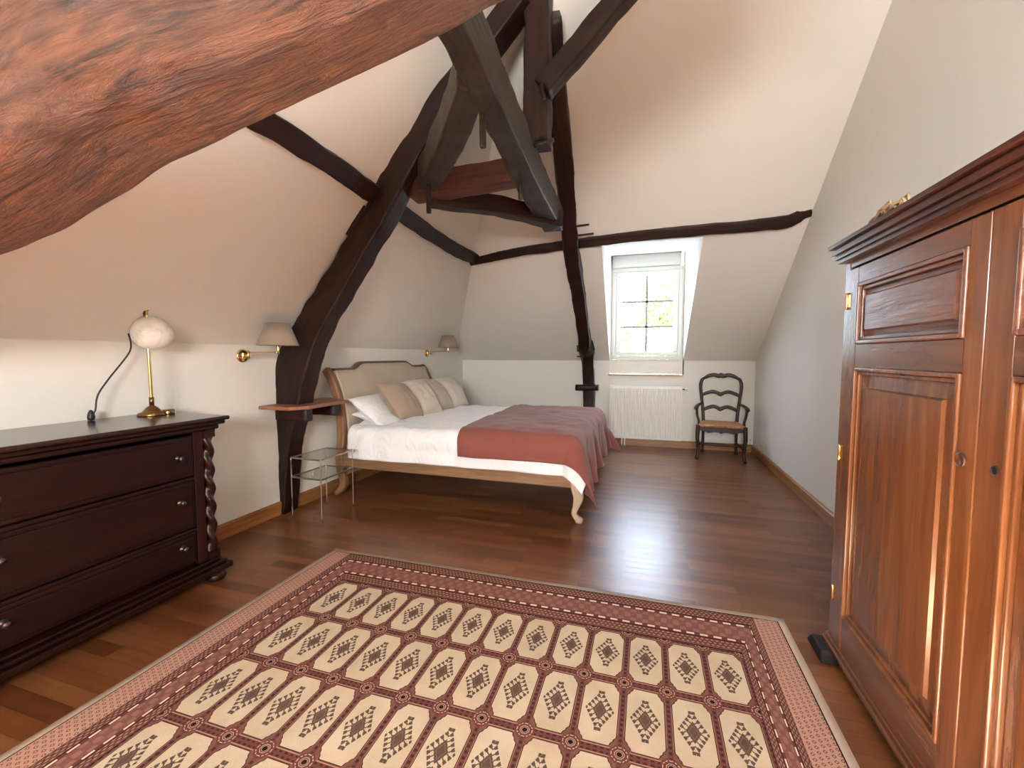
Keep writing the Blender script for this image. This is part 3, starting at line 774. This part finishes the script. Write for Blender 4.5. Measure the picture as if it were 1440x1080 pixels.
# ------------------------------------------------------------------ side table
tb = thing('side_table', 'small two tier metal and glass side table beside the headboard', 'table', (-2.55, 2.91, 0))
corners = [(-2.70, 2.73), (-2.405, 2.72), (-2.405, 3.10), (-2.69, 3.11)]
for z, nme in ((.49, 'top_frame'), (.335, 'lower_frame')):
    m = MB()
    for a, b in zip(corners, corners[1:]+corners[:1]): m.sweep([(a[0], a[1], z), (b[0], b[1], z)], .012, .012, n=8, corner=.3, curve=False, smooth=False)
    fr_ = m.build(nme, M['steel'], tb)
    MB().prism([(x*1+(-2.55-x)*.03, y+(2.915-y)*.03) for x, y in corners], 'Z', z-.002, z+.004).build('glass_shelf', M['tglass'], tb)
for a in corners: MB().tube([(a[0], a[1], 0.0), (a[0], a[1], .49)], .0055, n=8, curve=False).build('leg', M['steel'], tb)

# wall socket behind the table
so = thing('wall_socket', 'small white socket low on the left wall behind the glass side table', 'socket', (XL, 3.14, .24))
MB().box((XL, 3.11, .21), (XL+.008, 3.17, .27)).build('socket_plate', M['plastic'], so, bevel=.003)
MB().lathe((XL+.008, 3.14, .24), [(.018, 0), (.018, .004), (.012, .005)], 16, (1, 0, 0)).build('socket_face', M['plastic'], so)

# ------------------------------------------------------------------ swing arm wall lamps
def sconce(loc, label):
    x, y, z = loc; t = thing('wall_lamp', label, 'lamp', loc, 'swing arm wall lamps')
    MB().lathe(loc, [(.047, 0), (.050, .004), (.048, .012), (.036, .017), (.0, .020)], 28, (1, 0, 0)).build('wall_plate', M['brass'], t)
    m = MB(); m.tube([(x+.015, y, z), (x+.06, y, z)], .008, curve=False); m.tube([(x+.065, y, z-.022), (x+.065, y, z+.038)], .008, curve=False)
    m.box((x+.018, y-.012, z-.02), (x+.03, y+.012, z+.02)).build('bracket', M['brass'], t)
    m = MB(); m.tube([(x+.065, y, z+.025), (x+.31, y+.03, z+.025)], .0055, curve=False); m.tube([(x+.31, y+.03, z+.010), (x+.31, y+.03, z+.10)], .0085, curve=False)
    m.build('swing_arm', M['brass'], t)
    m = MB().lathe((x+.31, y+.03, z+.075), [(.140, 0), (.078, .160)], 40, close=False)
    m.build('lamp_shade', M['shade'], t, solid=.003)
    MB().lathe((x+.31, y+.03, z+.10), [(0, 0), (.014, .005), (.014, .05), (.024, .07), (.026, .09), (.014, .12), (0, .125)], 16).build('bulb', M['plastic'], t)
    return t
s1 = sconce((XL, 2.475, 1.30), 'brass swing arm wall lamp with taupe shade between dresser and rafter')
copy_tree(s1, (XL, 5.29, 1.335), label='brass swing arm wall lamp with taupe shade above the far end of the headboard')

# ------------------------------------------------------------------ chest of drawers
CX, CY0, CY1, CZ = -2.375, .76, 1.83, .958
ch = thing('chest_of_drawers', 'dark mahogany chest of three drawers with twisted corner columns, along the left wall', 'dresser', (-2.62, 1.3, 0))
# top with moulded edge
m = MB()
m.box((XL+.012, CY0-.075, CZ-.024), (CX+.075, CY1+.064, CZ))
m.build('top', M['chest_top'], ch, bevel=.010, seg=3)
m = MB()
m.box((XL+.012, CY0-.05, CZ-.048), (CX+.05, CY1+.055, CZ-.0245)); m.box((XL+.012, CY0-.03, CZ-.075), (CX+.03, CY1+.03, CZ-.0485))
m.build('cornice', M['chest'], ch, bevel=.010, seg=3)
m = MB()
zb0 = .135
m.box((XL+.015, CY0, zb0), (XL+.03, CY1, CZ-.0755)); m.box((XL+.03, CY0, zb0), (CX-.02, CY0+.02, CZ-.0755)); m.box((XL+.03, CY1-.02, zb0), (CX-.02, CY1, CZ-.0755))
m.box((XL+.03, CY0+.02, zb0), (CX-.04, CY1-.02, zb0+.02))
m.build('carcass', M['chest_z'], ch, bevel=.003)
m = MB()
for y0, y1 in ((CY0+.045, CY0+.10), (CY1-.10, CY1-.045)): MB().box((CX-.03, y0, zb0), (CX-.004, y1, CZ-.0755)).build('stile', M['chest_z'], ch, bevel=.004)
for y in (CY0+.012, CY1-.012):
    m = MB(); m.box((CX-.05, y-.03, CZ-.12), (CX+.008, y+.03, CZ-.0755)); m.box((CX-.05, y-.03, zb0), (CX+.008, y+.03, zb0+.04))
    N = 90; prof = [(.026, zb0+.04+(CZ-.12-zb0-.04)*k/N) for k in range(N+1)]
    m.lathe((CX-.018, y, 0), prof, 28, twist=lambda r, h, a: r*(1+.28*math.sin(2*a+h*58)))
    m.build('twisted_column', M['chest_z'], ch)
dz = [(.640, .862), (.350, .612), (.150, .325)]
for (z0, z1) in dz:
    m = MB().box((CX-.035, CY0+.105, z0), (CX-.004, CY1-.105, z1))
    m.box((CX-.0035, CY0+.125, z0+.02), (CX+.006, CY1-.125, z1-.02))
    d = m.build('drawer', M['chest'], ch, bevel=.005)
    for y in (.955, 1.64):
        zc = {.640: .755, .350: .515, .150: .262}[z0]
        MB().lathe((CX+.006, y, zc), [(.017, 0), (.017, .003), (.007, .006), (.006, .014), (.011, .019), (.014, .025), (.012, .031), (0, .034)], 18, (1, 0, 0)).build('knob', M['knob'], d)
for z in (.615, .327): MB().box((CX-.03, CY0+.105, z), (CX+.004, CY1-.105, z+.020)).build('drawer_rail', M['chest'], ch, bevel=.006)
m = MB().box((XL+.012, CY0-.03, .098), (CX+.045, CY1+.035, .118)); m.box((XL+.012, CY0-.045, .065), (CX+.065, CY1+.055, .0975)); m.box((XL+.012, CY0-.015, .1185), (CX+.022, CY1+.015, .1345))
m.build('plinth', M['chest'], ch, bevel=.008, seg=3)
for x in (CX+.0, XL+.08):
    for y in (CY0+.03, CY1-.01):
        MB().lathe((x, y, 0), [(.026, 0), (.046, .008), (.054, .026), (.046, .044), (.034, .050), (.042, .064)], 24).build('bun_foot', M['chest_z'], ch)

# table lamp on the chest
LX, LY = -2.725, 1.755
tl = thing('table_lamp', 'brass table lamp with an egg shaped alabaster shade on the dark chest', 'lamp', (LX, LY, CZ))
MB().lathe((LX, LY, CZ), [(.068, 0), (.070, .005), (.066, .014), (.046, .022), (.038, .032), (.026, .046), (.012, .056), (.010, .060)], 36).build('base', M['brass_old'], tl)
MB().lathe((LX+.035, LY+.065, CZ), [(.030, 0), (.031, .004), (.031, .022), (.026, .027), (0, .028)], 28).build('tray', M['brass_old'], tl)
MB().tube([(LX, LY, CZ+.055), (LX+.0, LY-.004, CZ+.60)], .0085, n=14, curve=False).build('pole', M['brass'], tl)
MB().lathe((LX, LY, CZ+.060), [(.012, 0), (.012, .045)], 14).build('collar', M['brass_old'], tl)
q_ = Euler((R(-20), 0, R(-38))).to_matrix()
mb = MB(); NN = 28
gl = [(math.sin(math.pi*k/NN), -math.cos(math.pi*k/NN)) for k in range(NN+1)]
mb.lathe((0, 0, 0), [(max(a, 1e-4), b) for a, b in gl], 40, close=False)
mb.v = [Vector((p.x*.088, p.y*.098, p.z*.092*(1-.10*p.y))) for p in mb.v]
ROT = Matrix.Rotation(R(-32), 3, 'Z') @ Matrix.Rotation(R(-16), 3, 'X')
mb.v = [ROT @ p+Vector((LX, LY+.024, CZ+.470)) for p in mb.v]
mb.build('lamp_shade', M['alabaster'], tl)
m = MB()
m.tube([(LX-.003, LY-.006, CZ+.565), (LX-.003, LY-.006, CZ+.595)], .010, curve=False)
pts = [(LX-.003+.006*math.sin(t), LY-.006+.016*math.sin(t), CZ+.620+.024*-math.cos(t)) for t in [2*math.pi*k/16 for k in range(17)]]
m.tube(pts, .0055, n=8, step=.02); m.build('finial_ring', M['darkmetal'], tl)
cb = MB().tube([(LX-.006, LY-.006, CZ+.583), (LX-.03, LY-.035, CZ+.588), (LX-.07, LY-.060, CZ+.560), (LX-.105, LY-.040, CZ+.50), (LX-.105, LY-.025, CZ+.42), (LX-.09, LY-.040, CZ+.37), (LX-.08, LY-.085, CZ+.31), (LX-.075, LY-.16, CZ+.215), (LX-.072, LY-.215, CZ+.13), (LX-.072, LY-.23, CZ+.05), (LX-.08, LY-.245, CZ+.02)], .0042, n=8, step=.02).build('power_cord', M['blackrubber'], tl)
MB().lathe((LX-.08, LY-.245, CZ+.0), [(0, .0), (.014, .003), (.017, .018), (.013, .04), (.006, .055), (0, .057)], 16).build('plug', M['blackrubber'], cb)

# ------------------------------------------------------------------ armoire
AX, AY1, AY0 = .78, 2.145, .58
ar = thing('armoire', 'tall warm brown two door armoire with moulded cornice on the right', 'wardrobe', (1.06, 1.36, 0))
AXB = XR-.025
m = MB()
m.box((AX+.012, AY1-.03, .10), (AXB, AY1, 1.71)); m.box((AX+.012, AY0, .10), (AXB, AY0+.03, 1.71)); m.box((AXB-.015, AY0+.03, .10), (AXB, AY1-.03, 1.71))
m.box((AX+.02, AY0+.03, .10), (AXB-.015, AY1-.03, .13))
m.build('carcass', M['arm'], ar, bevel=.004)
MB().box((AX-.004, AY1-.043, .10), (AX+.0115, AY1+.001, 1.70)).build('corner_stile', M['arm'], ar, bevel=.004)
MB().box((AX-.004, AY0-.001, .10), (AX+.0115, AY0+.043, 1.70)).build('corner_stile', M['arm'], ar, bevel=.004)
MB().box((AX-.003, AY0+.0435, 1.652), (AX+.0115, AY1-.0435, 1.70)).build('frieze', M['arm_y'], ar, bevel=.003)
# cornice: stepped profile
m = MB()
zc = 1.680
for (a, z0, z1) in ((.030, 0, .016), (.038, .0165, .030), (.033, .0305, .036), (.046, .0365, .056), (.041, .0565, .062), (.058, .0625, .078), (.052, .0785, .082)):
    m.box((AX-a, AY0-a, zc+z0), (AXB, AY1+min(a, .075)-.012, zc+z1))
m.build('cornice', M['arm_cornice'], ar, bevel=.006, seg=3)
m = MB()
for (a, z0, z1) in ((.022, .058, .078), (.012, .0785, .098)): m.box((AX-a, AY0-a, z0), (AXB, AY1+a, z1))
m.build('base_moulding', M['arm_y'], ar, bevel=.006, seg=3)
MB().box((AX+.002, AY0+.01, .03), (AXB, AY1-.01, .0575)).build('plinth', M['arm_y'], ar)
def foot(x, y):
    m = MB(); m.prism([(y-.08, 0), (y+.085, 0), (y+.085, .016), (y+.070, .022), (y+.066, .036), (y+.045, .045), (y+.042, .0575), (y-.07, .0575), (y-.08, .04)], 'X', x-.075, x+.06); return m
foot(AX+.02, AY1).build('foot', plain('grey_black_foot', (.016, .013, .013), .7, spec=.2), ar, bevel=.006, label='dark grey block foot')
foot(AX+.02, AY0+.03).build('foot', bpy.data.materials['grey_black_foot'], ar, bevel=.006)
for x_ in (AXB-.07,):
    foot(x_, AY1).build('foot', bpy.data.materials['grey_black_foot'], ar, bevel=.006); foot(x_, AY0+.03).build('foot', bpy.data.materials['grey_black_foot'], ar, bevel=.006)
def door(y0, y1, knob_y):
    """door front plane at AX-.006; y0<y1"""
    xf, xb = AX-.010, AX+.008
    st = .088; z0, z1 = .103, 1.643
    zl0, zl1, zu0, zu1 = .245, 1.255, 1.345, 1.578
    d = MB(); d.box((xf, y0, z0), (xb, y0+st-.02, z1)); d.box((xf, y1-st, z0), (xb, y1, z1))
    dr = d.build('door', M['arm'], ar, bevel=.003)
    for a, b in ((z0, zl0), (zl1, zu0), (zu1, z1)): MB().box((xf+.0005, y0+st-.02, a), (xb, y1-st, b)).build('door_rail', M['arm_y'], dr, bevel=.003)
    ya, yb = y0+st-.02, y1-st
    for (a, b, mm, nm) in ((zl0, zl1, M['arm'], 'lower_panel'), (zu0, zu1, M['arm_grain'], 'upper_panel')):
        # moulding: a stepped frame inside the opening
        e = MB(); w1 = .014; w2 = .014
        for (o0, o1, xx) in ((0, w1, xf-.006), (w1, w1+w2, xf+.004)):
            e.box((xx, ya+o0, a+o0), (xb, ya+o1, b-o0)); e.box((xx, yb-o1, a+o0), (xb, yb-o0, b-o0))
            e.box((xx, ya+o1, a+o0), (xb, yb-o1, a+o1)); e.box((xx, ya+o1, b-o1), (xb, yb-o1, b-o0))
        e.build('panel_moulding', M['arm_cornice'] if 0 else mm, dr, bevel=.004, seg=3)
        # raised field with bevelled margin
        i0 = w1+w2; mg = .045 if nm == 'lower_panel' else .020
        P = MB(); Y0, Y1, Z0, Z1 = ya+i0, yb-i0, a+i0, b-i0; xo, xi = xf+.016, xf+.004
        vs_ = [(xo, Y0, Z0), (xo, Y1, Z0), (xo, Y1, Z1), (xo, Y0, Z1), (xo-.004, Y0+mg, Z0+mg), (xo-.004, Y1-mg, Z0+mg), (xo-.004, Y1-mg, Z1-mg), (xo-.004, Y0+mg, Z1-mg),
               (xi, Y0+mg+.006, Z0+mg+.006), (xi, Y1-mg-.006, Z0+mg+.006), (xi, Y1-mg-.006, Z1-mg-.006), (xi, Y0+mg+.006, Z1-mg-.006)]
        fs_ = [(0, 1, 5, 4), (1, 2, 6, 5), (2, 3, 7, 6), (3, 0, 4, 7), (4, 5, 9, 8), (5, 6, 10, 9), (6, 7, 11, 10), (7, 4, 8, 11), (8, 9, 10, 11)]
        P.add(vs_, [f[::-1] for f in fs_]); P.build(nm, mm, dr)
    return dr
ym = 1.335
d1 = door(ym+.002, AY1-.045, 0); d2 = door(AY0+.045, ym-.002, 0)
# astragal of the left door, lock and hole
MB().lathe((AX-.010, 1.385, 1.035), [(.019, 0), (.019, .004), (.013, .006), (.012, .004), (.0, .003)], 20, (-1, 0, 0)).build('escutcheon', M['arm_cornice'], d1)
MB().lathe((AX-.0105, 1.272, 1.035), [(.013, 0), (.013, .002), (.009, .002), (.008, -.004), (0, -.004)], 20, (-1, 0, 0)).build('keyhole', M['knob'], d2)
for z in (1.52, .90, .30):
    MB().lathe((AX-.013, AY1-.044, z-.035), [(.0, 0), (.004, .002), (.0055, .008), (.0055, .062), (.004, .068), (0, .07)], 12).box((AX-.0125, AY1-.060, z-.025), (AX-.0102, AY1-.03, z+.025)).build('hinge', M['brass'], d1)
# pale frayed thing above the cornice
m = MB(); random.seed(4)
for k in range(26):
    y = 1.62+.24*random.random(); x0 = AX-.055+random.random()*.05; hh = .012+.022*random.random()*(1-abs(y-1.73)/.2*.6)
    m.tube([(x0, y, 1.762), (x0+random.uniform(-.01, .01), y+.02, 1.762+hh), (x0+random.uniform(-.01, .01), y+.05, 1.762+hh*.7), (x0, y+.07, 1.763)], .004, n=6)
setp(m.build('frayed_tuft', M['straw']), 'frayed beige tuft lying on the armoire cornice', 'tuft')

# ------------------------------------------------------------------ radiator
ra = thing('radiator', 'white ribbed panel radiator under the dormer window', 'radiator', (-.02, YF-.08, .11))
rx0, rx1, rz0, rz1 = -.515, .465, .115, .872
yf_ = YF-.115
m = MB(); N = 29; w_ = (rx1-rx0-.03)/N; poly = [(rx0, yf_+.02), (rx0, yf_)]
for k in range(N):
    a = rx0+.015+k*w_
    poly += [(a, yf_), (a+w_*.22, yf_-.016), (a+w_*.62, yf_-.016), (a+w_*.84, yf_)]
poly += [(rx1, yf_), (rx1, yf_+.02)]
m.prism(poly, 'Z', rz0+.035, rz1-.035)
m.build('ribbed_panel', M['radiator'], ra)
m = MB().box((rx0, yf_-.004, rz0), (rx1, yf_+.02, rz0+.0345)).box((rx0, yf_-.004, rz1-.0345), (rx1, yf_+.02, rz1))
m.box((rx0-.003, yf_-.004, rz0+.03), (rx0-.0005, YF-.035, rz1)); m.box((rx1+.0005, yf_-.004, rz0+.03), (rx1+.003, YF-.035, rz1)); m.box((rx0-.003, yf_-.004, rz1+.0005), (rx1+.003, YF-.035, rz1+.004))
m.build('casing', M['radiator'], ra, bevel=.003)
MB().box((rx0+.01, YF-.055, rz0+.01), (rx1-.01, YF-.036, rz1-.02)).box((-.3, YF-.036, .2), (-.26, YF-.001, .8)).box((.2, YF-.036, .2), (.24, YF-.001, .8)).build('rear_panel', M['radiator'], ra)
vv = MB().tube([(rx1+.003, YF-.07, .835), (rx1+.035, YF-.07, .835)], .008, curve=False).build('valve', M['darkmetal'], ra)
MB().lathe((rx1+.035, YF-.07, .835), [(.014, 0), (.019, .006), (.019, .03), (.015, .036), (0, .037)], 18, (1, 0, 0)).build('valve_cap', M['plastic'], vv)
for xx in (-.335, -.295): MB().tube([(xx, YF-.075, 0), (xx, YF-.075, .12)], .008, curve=False).build('supply_pipe', M['radiator'], ra)
pp = MB().tube([(rx1-.1, YF-.028, .125), (1.30, YF-.028, .118), (XR-.03, YF-.03, .115), (XR-.03, YF-.03, .16), (XR-.03, YF-.002, .17)], .009, curve=False).tube([(rx1-.1, YF-.028, .15), (1.2, YF-.028, .148), (1.30, YF-.028, .145)], .007, curve=False).build('heating_pipe', M['radiator'])
setp(pp, 'white heating pipe running above the skirting behind the armchair', 'pipe')

# ------------------------------------------------------------------ armchair (local coordinates: front is -y)
cx, cy = .915, 6.10
chr_ = thing('armchair', 'dark carved ladder back armchair with a woven rush seat in the far right corner', 'chair', (cx, cy, 0), rotz=R(-6))
ORG[chr_.name] = Vector((0, 0, 0))
cw = M['chairwood']
# rear posts (with back slant)
for s_ in (-1, 1):
    MB().sweep([(s_*.205, .21, 0), (s_*.20, .19, .20), (s_*.20, .175, .42), (s_*.215, .19, .62), (s_*.235, .22, .78), (s_*.245, .24, .90), (s_*.225, .25, .985), (s_*.175, .255, 1.01)], [.036]*8, [.036, .036, .04, .038, .038, .042, .04, .03], up=(1, 0, 0), n=14, step=.02, corner=.6).build('rear_post', cw, chr_)
    # front leg: cabriole
    MB().sweep([(s_*.265, -.235, .43), (s_*.268, -.235, .34), (s_*.27, -.24, .26), (s_*.262, -.235, .17), (s_*.258, -.235, .08), (s_*.268, -.25, .02), (s_*.275, -.26, .0)], [.048, .05, .046, .038, .03, .04, .034], [.048, .05, .046, .038, .03, .04, .034], up=(1, 0, 0), n=14, step=.015, corner=.7).lathe((s_*.262, -.235, .14), [(.02, 0), (.031, .008), (.02, .018)], 16).build('leg', cw, chr_)
    MB().sweep([(s_*.222, .19, .66), (s_*.25, .08, .665), (s_*.28, -.04, .65), (s_*.292, -.14, .63), (s_*.285, -.185, .622)], [.036, .034, .042, .052, .03], [.028, .026, .028, .036, .025], n=14, step=.02, corner=.6).build('armrest', cw, chr_)
    MB().sweep([(s_*.285, -.14, .62), (s_*.278, -.11, .54), (s_*.258, -.13, .46), (s_*.262, -.16, .40)], .028, .030, up=(1, 0, 0), n=12, step=.02, corner=.7).build('arm_support', cw, chr_)
    MB().sweep([(s_*.262, -.21, .15), (s_*.204, .19, .15)], .02, .026, n=10, curve=False, corner=.7).build('stretcher', cw, chr_)
MB().sweep([(-.235, -.02, .15), (.235, -.02, .15)], .02, .026, n=10, curve=False, corner=.7).build('stretcher', cw, chr_)
# top rail
pts = [(-.19, .255, 1.008), (-.14, .258, 1.035), (-.08, .26, 1.045), (-.03, .26, 1.030), (0, .26, 1.042), (.03, .26, 1.030), (.08, .26, 1.045), (.14, .258, 1.035), (.19, .255, 1.008)]
MB().sweep(pts, .026, [.04, .05, .05, .055, .065, .055, .05, .05, .04], n=14, step=.015, corner=.5).build('top_rail', cw, chr_)
for z, yy, hw in ((.80, .226, .228), (.605, .19, .205)):
    pts = [(-hw, yy, z-.03), (-hw*.75, yy, z), (-hw*.42, yy, z+.022), (-hw*.15, yy, z+.005), (0, yy, z-.012), (hw*.15, yy, z+.005), (hw*.42, yy, z+.022), (hw*.75, yy, z), (hw, yy, z-.03)]
    MB().sweep(pts, .02, [.036, .046, .048, .044, .058, .044, .048, .046, .036], n=12, step=.015, corner=.5).build('ladder_slat', cw, chr_)
def seatf(i, j):
    u, v = i*2-1, j*2-1
    hw = .262-(v+1)/2*.060
    return Vector((u*hw, -.25+.44*(v+1)/2, .440+.014*(1-abs(u)**4)*(1-abs(v)**4)-.020*math.exp(-(u*u+v*v)*2)))
MB().grid(24, 24, seatf).build('seat', M['rush'], chr_, solid=.04, soff=-1)
# scalloped apron
pl_ = [(-.255, .41), (-.255, .365), (-.20, .355), (-.14, .335), (-.08, .350), (-.03, .348), (0, .332), (.03, .348), (.08, .350), (.14, .335), (.20, .355), (.255, .365), (.255, .41)]
MB().prism(pl_, 'Y', -.250, -.228).build('apron', cw, chr_, bevel=.003)
for s_ in (-1, 1): MB().sweep([(s_*.255, -.22, .385), (s_*.203, .18, .385)], .02, .045, n=10, curve=False, corner=.3).build('side_rail', cw, chr_)
MB().sweep([(-.2, .185, .385), (.2, .185, .385)], .02, .045, n=10, curve=False, corner=.3).build('rear_rail', cw, chr_)

# ------------------------------------------------------------------ garden outside the dormer
def tree(x, y, zc_, rx, rz, n, seed, label):
    random.seed(seed)
    t = thing('tree', label, 'tree', (x, y, -6), 'trees outside the window')
    MB().tube([(x, y, -6), (x+.1, y, zc_-2), (x-.1, y, zc_)], .14, n=10, step=.5).tube([(x, y, zc_-2.2), (x+.9, y-.2, zc_+.5)], .06, n=8, step=.3).tube([(x, y, zc_-2), (x-1.0, y, zc_+.8)], .06, n=8, step=.3).build('trunk', M['bark'], t)
    m = MB()
    cl = [(x+random.gauss(0, rx*.55), y+random.gauss(0, .8), zc_+random.gauss(0, rz*.55)) for _ in range(max(8, n//90))]
    for k in range(n):
        c = random.choice(cl); p = Vector((c[0]+random.gauss(0, .32), c[1]+random.gauss(0, .32), c[2]+random.gauss(0, .28)))
        s_ = random.uniform(.04, .085); e = Euler((random.uniform(0, 6.3), random.uniform(0, 6.3), random.uniform(0, 6.3))).to_matrix()
        m.add([p+e @ Vector(q) for q in ((-s_, 0, 0), (0, -s_*.55, 0), (s_, 0, .0), (0, s_*.55, 0))], [(0, 1, 2, 3)])
    m.build('foliage', M['leaf'], t)
tree(0.75, 15.0, 2.3, 1.25, 1.15, 7000, 3, 'leafy green tree outside behind the right panes of the dormer window')
tree(-1.3, 21.0, 1.9, 1.0, 1.2, 2800, 8, 'thinner green tree outside behind the left panes of the dormer window')
